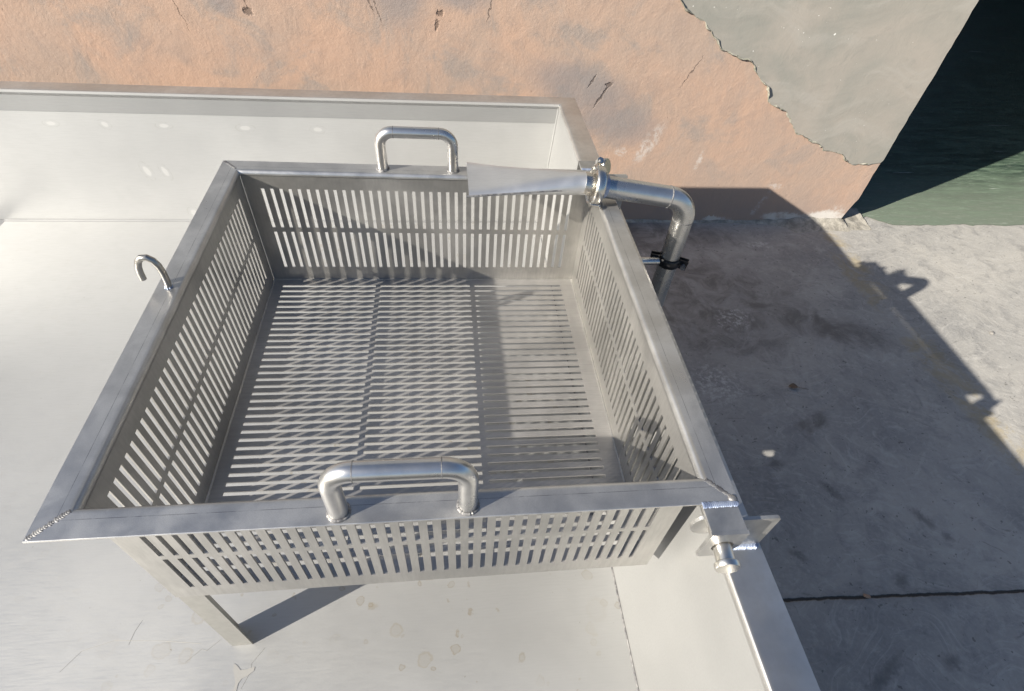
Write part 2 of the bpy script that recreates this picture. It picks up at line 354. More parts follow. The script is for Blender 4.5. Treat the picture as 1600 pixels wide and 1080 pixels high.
def ridge_mat():
    n = N('ridge_mortar'); a = n.noise(n.obj, 45, 5, .7)
    c = n.mix(n.step(a, .35, .65), (.20,.20,.16), (.36,.345,.30)); return n.done(c, .9, 0, n.bump(a, .8, .006), .2)
WM = wall_mat(); PM = plaster_mat(); MM = mortar_mat(); RM = ridge_mat()
bm = bmesh.new()
zs = [ZG-.05 + i*.03 for i in range(60)] + [1.2, 2.0, 3.0]
vv = [bm.verts.new((-7, YW, ZG-.05))] + [bm.verts.new((edge_x(z) - (.05*max(0, 1-(z-ZG)/.16) if z < ZG+.16 else 0), YW, z)) for z in zs] + [bm.verts.new((-7, YW, 3.0))]
f = bm.faces.new(vv); r = bmesh.ops.extrude_face_region(bm, geom=[f])
for g in r['geom']:
    if isinstance(g, bmesh.types.BMVert): g.co.y += .24
front_wall = blink('front_wall', bm, WM)
# plaster coat: its own slab 7 mm proud of the render, ragged lower edge
bm = bmesh.new()
key = [(1.296, 0.1865), (1.459, 0.0495), (1.616, -0.0335), (1.736, -0.1435), (1.896, -0.1985), (1.971, -0.2835), (2.096, -0.3935), (2.296, -0.5285), (2.446, -0.5885), (2.581, -0.6495), (2.696, -0.6785), (2.796, -0.6685), (2.849, -0.6785)]
low = []
for (x0, z0), (x1, z1) in zip(key, key[1:]):
    k = max(2, int(math.hypot(x1-x0, z1-z0)/.006))
    for i in range(k):
        t = i/k; x = x0+(x1-x0)*t; z = z0+(z1-z0)*t
        d = .034*noise.noise(Vector((x*8, z*8, 0))) + .010*noise.noise(Vector((x*27, z*27, 2)))+ .004*noise.noise(Vector((x*80, z*80, 5)))
        low.append((x+d*.7, z+d*.7))
up_ = [(edge_x(z)+.002, z) for z in [-.66+i*.03 for i in range(50)]] + [(XE, 2.99), (.3, 2.99), (.3, 1.2)]
pts = [(x, YW-.0045, z) for x, z in low+up_]
from mathutils.geometry import delaunay_2d_cdt
ov, oe, of, _, _, _ = delaunay_2d_cdt([Vector((x, z)) for x, y, z in pts], [], [list(range(len(pts)))], 1, 1e-6)
dv = [bm.verts.new((v.x, YW-.0045, v.y)) for v in ov]
for f in of: bm.faces.new([dv[i] for i in f])
ring = [bm.verts.new(p) for p in pts]; ring2 = [bm.verts.new((x, YW-.0005, z)) for x, y, z in pts]
n_ = len(ring)
for i in range(n_): bm.faces.new((ring[i], ring[(i+1) % n_], ring2[(i+1) % n_], ring2[i]))
pc = blink('plaster_coat', bm, PM, front_wall); pc['label'] = 'smooth grey cement plaster patch with ragged lower edge'
# raised crumbs along the ragged edge
bm = bmesh.new()
rp = low[::2]
tube(bm, [(x, YW-.0005, z-.001) for x, z in rp], [(max(.0015, .0075+.022*noise.noise(Vector((x*11, z*11, 9)))), max(.0012, .0035+.010*noise.noise(Vector((x*45, z*45, 3))))) for x, z in rp], 8, up=(0,1,0))
blink('plaster_ridge', bm, RM, front_wall, smooth=True)
# mortar fillet along the foot of the wall
bm = bmesh.new(); nx, ny = 170, 8; G = []
for i in range(nx+1):
    x = .6 + 2.38*i/nx; row = []
    wd = (.3+.7*min(1, max(0, (x-2.15)/.3)))*(.035+.045*max(0, noise.noise(Vector((x*5, 0, 3)))+.4)) + (.05 if x > 2.45 else 0)
    for j in range(ny+1):
        t = j/ny
        y = YW-.001 - wd*t if x < 2.84 else YW+.12-(.12+wd)*t
        env = .35 + .65*min(1, max(0, (x-2.15)/.3))
        hh = env*(.02+.03*max(0, noise.noise(Vector((x*6, 2, 7)))+.3)) * (1-t)**1.5
        hh += .007*noise.noise(Vector((x*40, y*40, 1)))*(1-abs(2*t-1)) + .010*noise.noise(Vector((x*15, y*15, 1)))*(1-t)
        row.append(bm.verts.new((x, y, ZG+max(-.004, hh) if t < 1 else ZG-.004)))
    G.append(row)
for i in range(nx):
    for j in range(ny): bm.faces.new((G[i][j], G[i+1][j], G[i+1][j+1], G[i][j+1]))
blink('mortar_fillet', bm, MM, smooth=True)
inner = simple('dark_inner_wall', (.22,.23,.21)); roofm = simple('dark_roof_sheet', (.04,.04,.045))
bm = bmesh.new(); box(bm, (-.5, 10.0, ZG-.05), (10.2, 10.2, ZG+1.1)); blink('back_wall', bm, inner)  # unseen; cut low so an added gap under the roof lets sky light in
bm = bmesh.new(); box(bm, (9.0, YW, ZG-.05), (9.2, 9.998, 3.0)); blink('side_wall', bm, inner)
bm = bmesh.new(); box(bm, (-.5, YW+.242, ZG-.05), (-.3, 9.998, 3.0)); blink('side_wall', bm, inner)
bm = bmesh.new(); box(bm, (-7.2, YW-.02, 3.002), (10.3, 10.3, 3.1)); blink('roof', bm, roofm)
bm = bmesh.new(); box(bm, (XE+.02, YW+.003, 1.6), (8.998, YW+.24, 2.998)); blink('lintel', bm, WM)
bm = bmesh.new(); box(bm, (6.6, YW+.002, ZG-.05), (8.998, YW+.24, 1.598)); blink('door_side_wall', bm, WM)

# ================================================================ STEEL TANK
ZF, ZT = -.6006, -.122; XI, YT, WO = .8564, 1.5122, .0667; XR = .8273; XL = -1.1756; XLL = -2.7; YN = -.95
tank = tag(empty('steel_tank', (-.3, .3, ZG), (0, 0, -.0082)), 'long shallow pale stainless steel tank with broad folded rim standing in front of the wall', 'tank')
# local frame: rotate about the inner far right corner like the fit
Tm = Matrix.Translation((XI, YT, 0)) @ Matrix.Rotation(-.0082, 4, 'Z') @ Matrix.Translation((-XI, -YT, 0))
tank.matrix_world = Tm @ Matrix.Translation((-.3, .3, ZG)); tinv = Matrix.Translation((.3, -.3, -ZG))
def tlink(name, bm, mat, parent=tank, **k):
    o = link(name, bm, mat, parent, **k)
    if parent is tank: o.matrix_parent_inverse = tinv
    return o
TF = tank_mat('mill_finish_floor', stains=True)
far_marks = [((-.80+.16*0,YT,-.27),(.035,.014),0)]
def wm_(px, pz, rx, rz, a): return ((px, YT, pz), (rx, rz), a)
far_marks = [wm_(-.83,-.228,.028,.013,0), wm_(-.665,-.228,.022,.016,.5), wm_(-.48,-.228,.030,.013,0), wm_(-.22,-.230,.034,.016,0), wm_(.02,-.230,.03,.015,0),
             wm_(-.60,-.395,.020,.040,-.25), wm_(-.54,-.395,.017,.038,-.3), wm_(-.50,-.565,.024,.028,-.2), wm_(-.455,-.565,.024,.028,-.2), wm_(-1.05,-.228,.03,.014,.2)]
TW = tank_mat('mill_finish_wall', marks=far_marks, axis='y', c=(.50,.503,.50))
TS = tank_mat('mill_finish_side', c=(.35,.353,.353))  # same steel as the floor, colour darkened to offset direct sun on the side
M['tankrim'] = steel('tank_rim_steel', (.48,.47,.455), (.62,.61,.595), .36, .46, .94, (1,1,1), .05, smudge=4)
th = .003
bm = bmesh.new(); dr = (.800, .249, .0245)                 # small drain hole near the right wall
o4 = [(XL, YN), (XR, YN), (XR, YT), (XL, YT)]; hole = [(dr[0]+dr[2]*math.cos(2*math.pi*i/24), dr[1]+dr[2]*math.sin(2*math.pi*i/24)) for i in range(24)]
tv, te, tf, _, _, _ = delaunay_2d_cdt([Vector(p) for p in o4+hole], [], [list(range(4)), list(range(4, 28))], 0, 1e-6)
for z in (ZF, ZF-th):
    vs_ = [bm.verts.new((v.x, v.y, z)) for v in tv]
    for f in tf:
        c = sum((tv[i] for i in f), Vector((0,0)))/len(f)
        if (c-Vector(dr[:2])).length > dr[2]*.97: bm.faces.new([vs_[i] for i in f])
    for v in vs_:
        if not v.link_faces: bm.verts.remove(v)
tlink('tank_floor', bm, TF)
bm = bmesh.new(); quad_box(bm, [(XL, YN, ZF+.0003), (XL, YT-.001, ZF+.0003), (XL-.06, YT-.001, ZF+.014), (XL-.06, YN, ZF+.014)], (0, 0, -th)); box(bm, (XLL+.001, YN+.001, ZF+.014-th), (XL-.0605, YT-.001, ZF+.014)); tlink('floor_step', bm, TF)
bm = bmesh.new(); quad_box(bm, [(XLL, YT, ZF), (XR, YT, ZF), (XI, YT, ZT-.0005), (XLL, YT, ZT-.0005)], (0, th, 0)); tlink('far_panel', bm, TW)
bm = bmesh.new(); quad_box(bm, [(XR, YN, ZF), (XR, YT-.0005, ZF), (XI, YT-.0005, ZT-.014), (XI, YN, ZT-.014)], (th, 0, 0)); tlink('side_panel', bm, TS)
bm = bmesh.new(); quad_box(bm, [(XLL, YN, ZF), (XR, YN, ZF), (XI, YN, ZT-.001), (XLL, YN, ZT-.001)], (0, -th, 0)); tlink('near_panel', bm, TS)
bm = bmesh.new(); box(bm, (XLL-th, YN, ZF), (XLL, YT, ZT-.001)); tlink('side_panel', bm, TS)
# rim swept round the top: rounded inner bend, flat top, folded outer skirt
rb = .008
prof = [(0, -.016)] + [(rb-rb*math.cos(a), -rb+rb*math.sin(a)) for a in [i*math.pi/12 for i in range(0, 7)]]
prof += [(WO-.004, 0), (WO-.001, -.001), (WO, -.004), (WO, -.055), (WO-.003, -.055), (WO-.003, -.005), (WO-.006, -.003), (rb, -.003)]
prof += [(rb-(rb-.003)*math.cos(a), -rb+(rb-.003)*math.sin(a)) for a in [math.pi/2-i*math.pi/12 for i in range(1, 7)]] + [(.003, -.016)]
def rim(bm, x0, y0, x1, y1, prof, z):
    """profile (outward offset, height) swept round a rectangle with mitred corners; u = distance across the profile"""
    uvl = bm.loops.layers.uv.verify(); k = len(prof); L = [0]
    for a, b in zip(prof, prof[1:]+prof[:1]): L.append(L[-1]+math.dist(a, b))
    corners = [(x0, y0, -1, -1), (x1, y0, 1, -1), (x1, y1, 1, 1), (x0, y1, -1, 1)]
    for c in range(4):
        A = corners[c]; B = corners[(c+1) % 4]
        va = [bm.verts.new((A[0]+A[2]*p[0], A[1]+A[3]*p[0], z+p[1])) for p in prof]; vb = [bm.verts.new((B[0]+B[2]*p[0], B[1]+B[3]*p[0], z+p[1])) for p in prof]
        ln = math.dist(A[:2], B[:2])
        for i in range(k):
            j = (i+1) % k; f = bm.faces.new((va[i], vb[i], vb[j], va[j]))
            for lp, (u, v) in zip(f.loops, ((L[i],0),(L[i],ln),(L[i+1],ln),(L[i+1],0))): lp[uvl].uv = (u, v+c*3)
    bmesh.ops.remove_doubles(bm, verts=bm.verts, dist=1e-5)
bm = bmesh.new(); rim(bm, XLL, YN, XI, YT, prof, ZT); tlink('tank_rim', bm, M['tankrim'], smooth=True)
# stiffening strip under the far rim (pale band), its lower edge shows as a thin line
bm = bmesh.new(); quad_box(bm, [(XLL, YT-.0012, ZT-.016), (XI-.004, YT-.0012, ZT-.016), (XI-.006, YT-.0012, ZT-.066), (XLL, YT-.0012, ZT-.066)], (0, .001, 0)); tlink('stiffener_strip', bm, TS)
# seams: welded corner beads
bm = bmesh.new(); tube(bm, [(XL-.001, YT-.002, ZF+.001), (XR, YT-.002, ZF+.001)], .0035, 8); tlink('floor_weld', bm, TS, smooth=True)
bm = bmesh.new(); tube(bm, [(XR-.0015, YN, ZF+.0006), (XR-.0015, YT, ZF+.0006)], .0018, 6); tlink('floor_weld', bm, M['weld'], smooth=True)
bm = bmesh.new(); tube(bm, [(XR-.002, YT-.002, ZF), (XI-.002, YT-.002, ZT-.014)], .003, 8); tlink('corner_weld', bm, TS, smooth=True)
# tank legs and under-frame
for lx, ly in ((.86, -.85), (.86, 1.45), (-.9, -.85), (-.9, 1.45), (-2.6, -.85), (-2.6, 1.45)):
    bm = bmesh.new(); box(bm, (lx-.025, ly-.025, ZG+.012), (lx+.025, ly+.025, ZF-.004), .003); box(bm, (lx-.045, ly-.045, ZG), (lx+.045, ly+.045, ZG+.0115), .002)
    tlink('leg', bm, M['tankrim'])
# outer skin of the right wall (keeps the light from leaking under the sloped panel)
bm = bmesh.new(); box(bm, (XI+.006, YN, ZF+.02), (XI+.009, YT, ZT-.006)); tlink('outer_panel', bm, TS)
# weld stain and polish marks beside the basket leg
M['legm2'] = steel('dark_scratch', (.30,.29,.26), (.40,.39,.36), .5, .7, .3); n = N('weld_stain'); sm = n.done(n.mix(n.noise(n.obj, 60, 4, .6), (.42,.41,.385), (.47,.46,.435)), .45, .5)
bm = bmesh.new()
def patch(bm, cx, cy, z, pts):
    vs_ = [bm.verts.new((cx+x, cy+y, z)) for x, y in pts]; bm.faces.new(vs_)
patch(bm, .036, -.055, ZF+.0006, [(-.003,-.07),(-.001,-.018),(-.010,.004),(-.012,.016),(-.005,.012),(.004,.003),(.016,.004),(.030,.007),(.030,0),(.020,-.008),(.010,-.012),(.005,-.02),(.004,-.07)])
tlink('stain_mark', bm, sm)
for pl in ([(-.30,.10),(-.275,.135),(-.22,.15),(-.13,.143),(-.05,.132)], [(-.07,.10),(-.045,.122),(-.035,.118),(-.012,.138)], [(.048,.045),(.060,.075),(.058,.088),(.078,.115)], [(-.19,.14),(-.187,.165),(-.18,.185)]):
    bm = bmesh.new(); tube(bm, [(x, y-.13, ZF+.0001) for x, y in pl], 0.0003, 5); tlink('scratch_mark', bm, M['legm2'])
# hinge brackets standing on the tank rim
def bracket(y, s, top):
    """upright plate with a rounded eye at the pin and a square tail; s = side on which the weld bead lies"""
    bm = bmesh.new(); cx, cz, r = .815, -.046, .025
    out = [(.914, top), (.918, top-.004), (.918, ZT+.0015), (XI+.002, ZT+.0015), (.838, -.082)] + [(cx + r*math.cos(a), cz + r*math.sin(a)) for a in [R_(-55-i*14) for i in range(16)]] + [(.83, top)]
    pts = [(x, y-.0025, z) for x, z in out]; a = [bm.verts.new(p) for p in pts]; b = [bm.verts.new((x, yy+.005, z)) for x, yy, z in pts]; k = len(pts)
    fa = bm.faces.new(a); fb = bm.faces.new(b[::-1])
    for i in range(k): bm.faces.new((a[i], b[i], b[(i+1) % k], a[(i+1) % k]))
    bmesh.ops.triangulate(bm, faces=[fa, fb])
    o = tlink('hinge_bracket', bm, M['rim2'])
    bm = bmesh.new(); bead(bm, (XI+.008, y+s*.004, ZT+.001), (.917, y+s*.004, ZT+.001), .011, .0035, 22); wdo = link('weld_bead', bm, M['heat'], o, smooth=True)
M['rim2'] = steel('plate_steel', (.36,.36,.36), (.52,.515,.50), .32, .48, .85, (1,1,1), .1, smudge=14)
bracket(-.056, -1, -.036); bracket(.851, 1, -.022)

# ================================================================ STRAINER BASKET
W, D, H, w_ = .80, .7944, .3097, .0419
basket = tag(empty('strainer_basket', (0, 0, 0)), 'square slotted stainless steel strainer basket on angle legs hung inside the pale tank', 'basket')
T = .003; SW = .0077
rows = [(-.270, -.161), (-.1495, -.0440)]
def breaks(lo, hi, start, n, PX=.0200):
    u = [lo]
    for i in range(n): u += [start+i*PX-SW/2, start+i*PX+SW/2]
    return u+[hi]
# side panels: slots cut through, outer faces at 0 and W
def side(name, f, L, n, start, e0=.0001, px=.0200, zt=rows[1][1]):
    us = breaks(e0, L-e0, start, n, px); vs = [-H+.0005, rows[0][0], rows[0][1], rows[1][0], zt, -.012]
    bm = bmesh.new(); plate(bm, us, vs, lambda i, j: i % 2 == 1 and j in (1, 3), f, T)
    return link(name, bm, M['basket'], basket)
NS = 37
side('side_panel', lambda u, v, w: (u, -w, v), W, NS, .0395)          # near
side('side_panel', lambda u, v, w: (u, D+w, v), W, NS, .0395)         # far
side('side_panel', lambda u, v, w: (-w, u, v), D, NS, .0405, .0008, .01966)           # left
side('side_panel', lambda u, v, w: (W+w, u, v), D, NS, .0405, .0008, .01966, -.051)          # right
# bottom: three columns of slots
us = [0, .0268, .2636, .2753, .5127, .5250, .7632, W]; vs = breaks(0, D, .7665-37*.0196, 38, .0196)
bm = bmesh.new(); plate(bm, us, vs, lambda i, j: i in (1, 3, 5) and j % 2 == 1, lambda u, v, w: (u, v, -H-w), T)
link('bottom_plate', bm, M['bottom'], basket)
# bottom corner seams
bm = bmesh.new()
for a, b in (((.001,D-.001,-H),(W-.001,D-.001,-H)), ((W-.001,.001,-H),(W-.001,D-.001,-H)), ((.001,.001,-H),(.001,D-.001,-H))): tube(bm, [a, b], .0025, 8)
link('seam_weld', bm, M['basket'], basket, smooth=True)
rb = .010; tt = .004
prof = [(.0, -.013)] + [(rb-rb*math.cos(a), -rb+rb*math.sin(a)) for a in [i*math.pi/14 for i in range(0, 8)]]
prof += [(w_-.0006, 0), (w_, -.0006), (w_, -tt+.0006), (w_-.0006, -tt), (rb, -tt)]
prof += [(rb-(rb-.003)*math.cos(a), -rb+(rb-.003)*math.sin(a)) for a in [math.pi/2-i*math.pi/14 for i in range(2, 8)]] + [(.003, -.013)]
bm = bmesh.new(); rim(bm, 0, 0, W, D, prof, 0); rimo = link('rim', bm, M['rim'], basket, smooth=True)
bm = bmesh.new(); bead(bm, (-.006, -.006, -.0004), (-w_+.003, -w_+.003, -.0004), .0078, .0009, 20, .4); link('weld_bead', bm, M['weld'], rimo, smooth=True)
bm = bmesh.new(); bead(bm, (W+.006, -.006, -.0004), (W+w_-.003, -w_+.003, -.0004), .0075, .0011, 20, .35)
r = bmesh.ops.create_icosphere(bm, subdivisions=2, radius=1)
for v in r['verts']: v.co = Vector((W+.034+v.co.x*.0065, -.036+v.co.y*.0055, .0005+v.co.z*.003))
link('weld_bead', bm, M['weld'], rimo, smooth=True)
for c, dx in (((-.008, D+.008), (-w_+.004, D+w_-.004)), ((W+.008, D+.008), (W+w_-.004, D+w_-.004))):
    bm = bmesh.new(); bead(bm, (*c, 0), (*dx, 0), .007, .0008, 12); link('weld_bead', bm, M['weld'], rimo, smooth=True)
# legs: steel angle
def leg(cx, cy, sx, sy):
    ztop = -H-T-.0004; zb = ZF - (cx*-.0172 + cy*.014) + .0006; a = .040; t = .003
    bm = bmesh.new()
    quad_box(bm, [(cx, cy, zb), (cx+sx*a, cy, zb), (cx+sx*a, cy, ztop), (cx, cy, ztop)], (0, sy*t, 0))
    quad_box(bm, [(cx, cy+sy*(t+.0001), zb), (cx, cy+sy*a, zb), (cx, cy+sy*a, ztop), (cx, cy+sy*(t+.0001), ztop)], (sx*t, 0, 0))
    return link('leg', bm, M['legm'], basket)
M['legm'] = steel('leg_steel', (.38,.375,.35), (.46,.45,.425), .34, .5, .75, (1,1,1), .08)
leg(0, 0, 1, 1)
# handles: two elbows and a straight tube
def handle(x0, x1, y, z, r=.0125, R=.030):
    P = [(x0, y, .0005), (x0, y, z-R-.012)] + arc((x0+R, y, z-R), R, (-1,0,0), (0,0,1), 0, math.pi/2, 12) + [(x0+(x1-x0)*t, y, z) for t in (.35, .5, .65)] + arc((x1-R, y, z-R), R, (0,0,1), (1,0,0), 0, math.pi/2, 12) + [(x1, y, z-R-.012), (x1, y, .0005)]
    bm = bmesh.new(); tube(bm, P, r, 32, up=(0,1,0)); h = link('handle', bm, M['tube'], basket, smooth=True)
    for x in (x0, x1):
        bm = bmesh.new(); k = 48
        tube(bm, [(x+math.cos(2*math.pi*i/k)*(r+.0006), y+math.sin(2*math.pi*i/k)*(r+.0006), .0006) for i in range(k+1)], [.0021+.0007*math.sin(i*2.6)*random.random() for i in range(k+1)], 8)
        link('weld_collar', bm, M['weld'], h, smooth=True)
    for x in (x0+R+.001, x1-R-.001):
        bm = bmesh.new(); tube(bm, [(x-.0007, y, z), (x+.0007, y, z)], r+.0003, 32, up=(0,1,0)); link('joint_weld', bm, M['weld'], h, smooth=True)
handle(.3110, .4735, -.0250, .0945)
handle(.3120, .4735, .8175, .0875)
# little hook on the left rim
hp = [(-.0215,.0005),(-.0195,.015),(-.0190,.032),(-.0205,.046),(-.0250,.057),(-.0325,.0628),(-.0410,.0620),(-.0480,.0550),(-.0525,.044),(-.0545,.032),(-.0550,.018)]
bm = bmesh.new(); tube(bm, [(x, .4035, z) for x, z in hp], .0055, 16, up=(0,1,0)); hk = link('hook', bm, M['rod'], basket, smooth=True)
bm = bmesh.new()
for i in range(8):
    a = 2*math.pi*i/8; q = bmesh.ops.create_icosphere(bm, subdivisions=1, radius=.0022)
    for v in q['verts']: v.co += Vector((-.0215+math.cos(a)*.0052, (.4035)+math.sin(a)*.0052, .001))
link('weld_collar', bm, M['heat'], hk, smooth=True)
# hinge tabs with eye plates and pins
def hinge(y0, s):
    """tab reaches from the rim edge outward (s = -1 towards the viewer)"""
    L = .044; y1 = y0+s*L; bm = bmesh.new()
    ya, yb = sorted((y0+s*.0006, y1-s*.005)); box(bm, (.7875, ya, -.0055), (.8375, yb, -.0002), .0008)
    tab = link('hinge_tab', bm, M['rim2'], basket)
    bm = bmesh.new(); cx, cz, r = .8130, -.036, .0150
    out = [(.7865, 0), (.8385, 0), (.8385, -.036), (.8290, -.058), (.8240, -.066), (.7900, -.066), (.7850, -.061)]
    k = 40; hole = [(cx+r*math.cos(2*math.pi*i/k), cz+r*math.sin(2*math.pi*i/k)) for i in range(k)]
    # outer ring sampled by angle so the hole bridges cleanly
    def hitp(a):
        d = (math.cos(a), math.sin(a)); best = None
        for p, q in zip(out, out[1:]+out[:1]):
            ex, ez = q[0]-p[0], q[1]-p[1]; den = d[0]*ez-d[1]*ex
            if abs(den) < 1e-12: continue
            t = ((p[0]-cx)*ez-(p[1]-cz)*ex)/den; u = ((p[0]-cx)*d[1]-(p[1]-cz)*d[0])/den
            if t > 0 and -1e-6 <= u <= 1+1e-6 and (best is None or t < best): best = t
        return (cx+d[0]*best, cz+d[1]*best)
    angs = sorted([2*math.pi*i/k for i in range(k)] + [math.atan2(p[1]-cz, p[0]-cx) % (2*math.pi) for p in out])
    O = [hitp(a) for a in angs]; I = [(cx+r*math.cos(a), cz+r*math.sin(a)) for a in angs]
    yo, yi = y1-s*.005, y1
    vo = [[bm.verts.new((x, y, z)) for x, z in O] for y in (yo, yi)]; vi = [[bm.verts.new((x, y, z)) for x, z in I] for y in (yo, yi)]; m = len(angs)
    for i in range(m):
        j = (i+1) % m
        for q in (0, 1): bm.faces.new((vo[q][i], vo[q][j], vi[q][j], vi[q][i]))
        bm.faces.new((vo[0][i], vo[0][j], vo[1][j], vo[1][i])); bm.faces.new((vi[0][i], vi[0][j], vi[1][j], vi[1][i]))
    bmesh.ops.remove_doubles(bm, verts=bm.verts, dist=1e-6)
    link('eye_plate', bm, M['rim2'], tab)
    bm = bmesh.new(); bead(bm, (.789, y0+s*.002, .0008), (.8385, y0+s*.002, .0008), .009, .0014, 18); link('weld_bead', bm, M['heat'], tab, smooth=True)
    bm = bmesh.new()
    prof_ = [(-.045, .0125), (0, .0125), (.021, .0125), (.0213, .0120), (.0216, .0125), (.022, .0158), (.023, .0166), (.0285, .0166), (.0297, .0158), (.030, .0140)]
    tube(bm, [(cx-.10*d, y1+s*d, cz-.001) for d, _ in prof_], [rr for _, rr in prof_], 40)
    link('hinge_pin', bm, M['pin'], basket, smooth=True)
hinge(-.0418, -1); hinge(D+.0418, 1)

# the basket hangs slightly out of level
def settle(o):
    if o.data:
        for v in o.data.vertices: v.co.z += -.0172*v.co.x + .014*v.co.y
    for c in o.children: settle(c)
settle(basket)

# ================================================================ WATER PIPE
pipe = tag(empty('water_pipe', (1.014, .694, ZG)), 'bent stainless steel water pipe with flattened fan nozzle rising beside the tank', 'pipe')
pinv = Matrix.Translation((-1.014, -.694, -ZG))
def plink(name, bm, mat, parent=pipe, **k):
    o = link(name, bm, mat, parent, **k)
    if parent is pipe: o.matrix_parent_inverse = pinv
    return o
RX, RY, ZP, PR, BR = 1.014, .694, .006, .0245, .060
A = Vector((.800, .700, .0325)); C = Vector((RX, RY, .002))
dirx = (C-A).normalized()
# bend between the sloping run and the riser
dn = Vector((0,0,-1)); ang = dirx.angle(dn); tl = BR*math.tan((math.pi-ang)/2) if ang > .01 else 0
tl = BR/math.tan((math.pi-(math.pi-ang))/2) if False else BR*math.tan(ang/2)
P0 = C-dirx*tl; P1 = C+dn*tl; nrm = (dn - dirx*dirx.dot(dn)).normalized(); cen = P0+nrm*BR
def bend(n=16):
    return [cen + (-nrm*math.cos(ang*i/n) + dirx*math.sin(ang*i/n))*BR for i in range(n+1)]
bm = bmesh.new(); tube(bm, [A, A+(P0-A)*.5, P0], PR, 40); plink('pipe_run', bm, M['tube'], smooth=True)
bm = bmesh.new(); tube(bm, bend(), PR+.0003, 40); plink('elbow', bm, M['tube'], smooth=True)
bm = bmesh.new(); tube(bm, [P1, (RX, RY, -.5), (RX, RY, ZG+.01)], PR, 40); plink('riser', bm, M['tube'], smooth=True)
bm = bmesh.new(); tube(bm, [(RX, RY, ZG+.012), (RX, RY, ZG)], .05, 40); plink('base_flange', bm, M['rim2'], smooth=True)
for c, d in ((P0, dirx), (P1, dn)):
    bm = bmesh.new(); tube(bm, [c-d*.0012, c+d*.0012], PR+.0009, 40); plink('joint_weld', bm, M['weld'], smooth=True)
bm = bmesh.new(); tube(bm, [A-dirx*.004, A+dirx*.012], PR+.0008, 40); plink('joint_weld', bm, M['heat2'] if 'heat2' in M else M['heat'], smooth=True)
# ferrules, clamp ring and wing nut
F = A - dirx*.012
bm = bmesh.new(); prof_ = [(.016, .0245), (.006, .0250), (.003, .036), (.0, .0375), (-.003, .036), (-.006, .025), (-.022, .0245), (-.030, .0245)]
tube(bm, [F+dirx*d for d, _ in prof_], [r for _, r in prof_], 44); plink('ferrule', bm, M['pin'], smooth=True)
def ring_path(c, ax, R, a0, a1, n, ref):
    e1 = (Vector(ref)-ax*ax.dot(Vector(ref))).normalized(); e2 = ax.cross(e1)
    return [c + e1*R*math.cos(a0+(a1-a0)*i/n) + e2*R*math.sin(a0+(a1-a0)*i/n) for i in range(n+1)], e1, e2
bm = bmesh.new()
for a0, a1 in ((R_(8), R_(172)), (R_(188), R_(352))):
    pth, e1, e2 = ring_path(F, dirx, .041, a0, a1, 22, (0, .75, .66))
    tube(bm, pth, [(.0105, .0040)]*len(pth), 12, up=tuple(dirx))
plink('clamp_ring', bm, M['pin'], smooth=True)
bm = bmesh.new()
for sgn in (1,):
    c = F + e1*.047*sgn
    for q in (-.006, .006): tube(bm, [c - e1*.010 + e2*q - dirx*.0, c + e1*.012 + e2*q], .0035, 12)
    tube(bm, [c + e1*.003 - e2*.022, c + e1*.003 + e2*.024], .0035, 14)
    tube(bm, [c + e1*.003 + e2*.010, c + e1*.003 + e2*.020], .0075, 6)
plink('clamp_bolt', bm, M['pin'], smooth=True)
bm = bmesh.new()
c = F + e1*.045 + dirx*.014; axd = (Vector((.75, -.55, .35))).normalized()
tube(bm, [c, c+axd*.0015, c+axd*.009, c+axd*.0105], [.0160, .0180, .0180, .0165], 32); plink('wing_nut', bm, M['pin'], smooth=True)
bm = bmesh.new()
c = F - e1*.045
tube(bm, [c + dirx*.009, c - dirx*.010], .0032, 10); tube(bm, [c-e1*.003 + dirx*.012, c-e1*.003 + dirx*.009], .0055, 6); tube(bm, [c - dirx*.013, c - dirx*.010], .0055, 6)
plink('clamp_hinge', bm, M['pin'], smooth=True)
# fan nozzle: round at the ferrule, flattened and widened at the mouth
bm = bmesh.new(); S = F - dirx*.022; E_ = Vector((.504, .734, .0335)); pth = []; rad = []
K = 26
for i in range(K+1):
    t = i/K; s = t*t*(3-2*t)
    p = S.lerp(E_, t); hgt = .0245*(1-s)**1.0 + .0055*s; wid = .0245 + (.0745-.0245)*t**1.15 if t > .08 else .0245
    pth.append(p); rad.append((hgt, wid))
rings = []
seg = 48
for p, (hh, ww), i in zip(pth, rad, range(K+1)):
    t = i/K; e = 1-.55*t                                     # squarer towards the mouth
    row = []
    for k in range(seg):
        a = 2*math.pi*k/seg; ca, sa = math.cos(a), math.sin(a)
        y = math.copysign(abs(ca)**e, ca)*ww; z = math.copysign(abs(sa)**(1-.25*t), sa)*hh
        row.append(p + Vector((0, y, z - .006*t*(abs(ca)**2) + (.012*t if ca < 0 else 0)*0)))
    rings.append([bm.verts.new(q) for q in row])
for a, b in zip(rings, rings[1:]):
    for k in range(seg): bm.faces.new((a[k], a[(k+1) % seg], b[(k+1) % seg], b[k]))
inr = [[bm.verts.new(v.co*.96 + pth[-1-d]*.04 + Vector((0,0,0))) for v in rings[-1-d]] for d in (0, 6)]
for k in range(seg):
    bm.faces.new((rings[-1][k], rings[-1][(k+1) % seg], inr[0][(k+1) % seg], inr[0][k]))
    bm.faces.new((inr[0][k], inr[0][(k+1) % seg], inr[1][(k+1) % seg], inr[1][k]))
plink('fan_nozzle', bm, M['nozzle'], smooth=True)
bm = bmesh.new(); sp = [pth[i] + Vector((0, -rad[i][1]*.995, -.004*(i/K))) for i in range(6, K+1)]
tube(bm, sp + [sp[-1]+Vector((-.006, -.0015, 0))], [.0014+.0009*i/len(sp) for i in range(len(sp)+1)], 8); plink('nozzle_seam', bm, M['weld'], smooth=True)
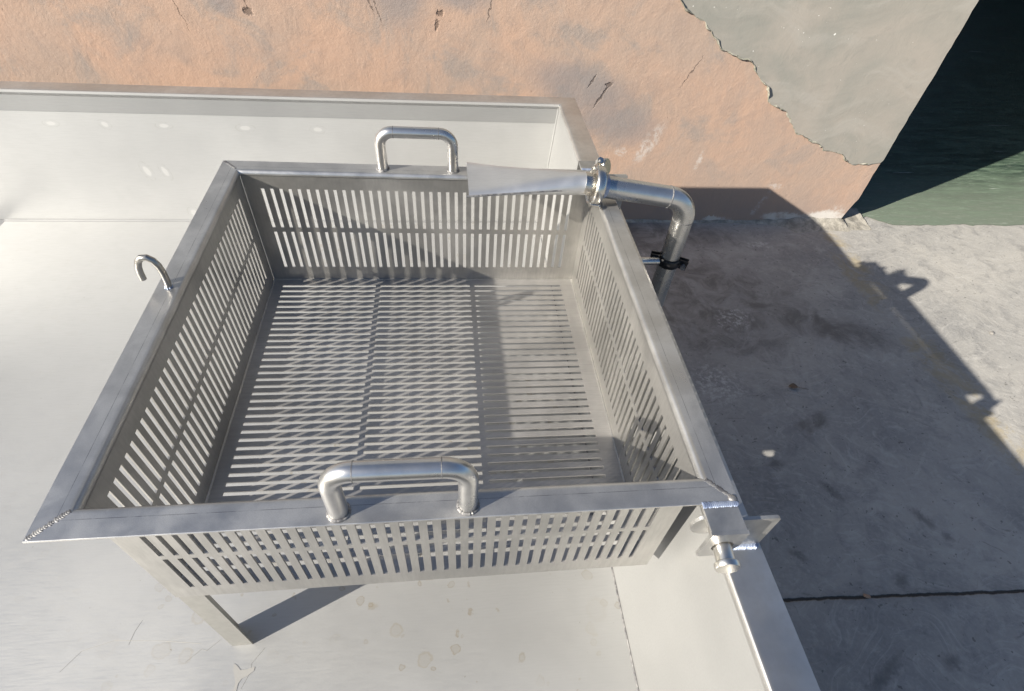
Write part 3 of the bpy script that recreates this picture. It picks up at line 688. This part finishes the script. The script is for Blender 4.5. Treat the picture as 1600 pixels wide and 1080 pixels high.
# black two-piece pipe clamp with bolts, and the stay that holds it to the tank
ZC = -.170; cc = Vector((RX, RY, ZC))
bm = bmesh.new()
for a0, a1 in ((R_(-20), R_(150)), (R_(160), R_(330))):
    pth = [cc + Vector((math.cos(a), math.sin(a), 0))*.0275 for a in [a0+(a1-a0)*i/20 for i in range(21)]]
    tube(bm, pth, [(.0115, .0022)]*21, 10)
for a in (R_(-25), R_(155)):
    dv = Vector((math.cos(a), math.sin(a), 0)); sv = Vector((-dv.y, dv.x, 0))
    for q in (-.0065, .0065):
        o0 = cc + dv*.024 + sv*q
        quad_box(bm, [o0+Vector((0,0,-.013)), o0+dv*.021+Vector((0,0,-.016)), o0+dv*.024+Vector((0,0,.010)), o0+Vector((0,0,.012))], sv*.0022)
pcl = plink('pipe_clamp', bm, M['blackclamp'], smooth=True)
for a in (R_(-25), R_(155)):
    bm = bmesh.new(); dv = Vector((math.cos(a), math.sin(a), 0)); sv = Vector((-dv.y, dv.x, 0)); c = cc + dv*.037
    tube(bm, [c-sv*.020, c+sv*.020], .0032, 10); tube(bm, [c-sv*.022, c-sv*.014], .0065, 6); tube(bm, [c+sv*.0095, c+sv*.014], .0065, 6)
    plink('clamp_bolt', bm, M['weld'], smooth=True)
bm = bmesh.new(); tube(bm, [(RX-.027, RY-.002, ZC-.002), (XI+WO+.0005, RY-.002, ZC-.002)], .0095, 20); plink('stay_rod', bm, M['tube'], smooth=True)

# ================================================================ LITTER ON THE GROUND
def g(name, label, cat, bm, mat): return tag(link(name, bm, mat, smooth=True), label, cat)
bm = bmesh.new(); G = []
for i in range(9):
    row = []
    for j in range(5):
        t = i/8; wv = .016*math.sin(math.pi*min(1, t*1.05))*(1-.3*t); y = (j/4-.5)*2*wv
        row.append(bm.verts.new((t*.045, y, .002+.006*math.sin(t*3)+.18*abs(y)+.002*noise.noise(Vector((t*5, y*90, 0))))))
    G.append(row)
for i in range(8):
    for j in range(4): bm.faces.new((G[i][j], G[i+1][j], G[i+1][j+1], G[i][j+1]))
tube(bm, [(.044, 0, .003), (.062, -.003, .004), (.085, -.004, .002)], .0008, 6)
bmesh.ops.remove_doubles(bm, verts=bm.verts, dist=1e-5)
lf = g('dry_leaf', 'small curled brown dry leaf lying on the shaded concrete', 'leaf', bm, simple('dry_leaf', (.14,.10,.07)))
lf.location = (1.885, .965, ZG+.003); lf.rotation_euler = (0, 0, -.2)
def pebble(loc, s, label, c):
    bm = bmesh.new(); r = bmesh.ops.create_icosphere(bm, subdivisions=3, radius=1)
    for v in r['verts']:
        d = 1+.3*noise.noise(v.co*1.7+Vector(loc)); v.co = Vector((v.co.x*s[0]*d, v.co.y*s[1]*d, v.co.z*s[2]*d+s[2]*.8))
    o = g('pebble', label, 'pebble', bm, simple('pebble_stone', c)); o.location = loc; o.rotation_euler = (0,0,random.uniform(0,3)); return o
pebble((3.085, 1.245, ZG), (.013,.009,.006), 'small grey pebble on the sunlit concrete near the right edge', (.22,.21,.2))
pebble((1.745, .118, ZG), (.012,.006,.003), 'small orange brown chip lying in the concrete slab joint', (.38,.25,.17))
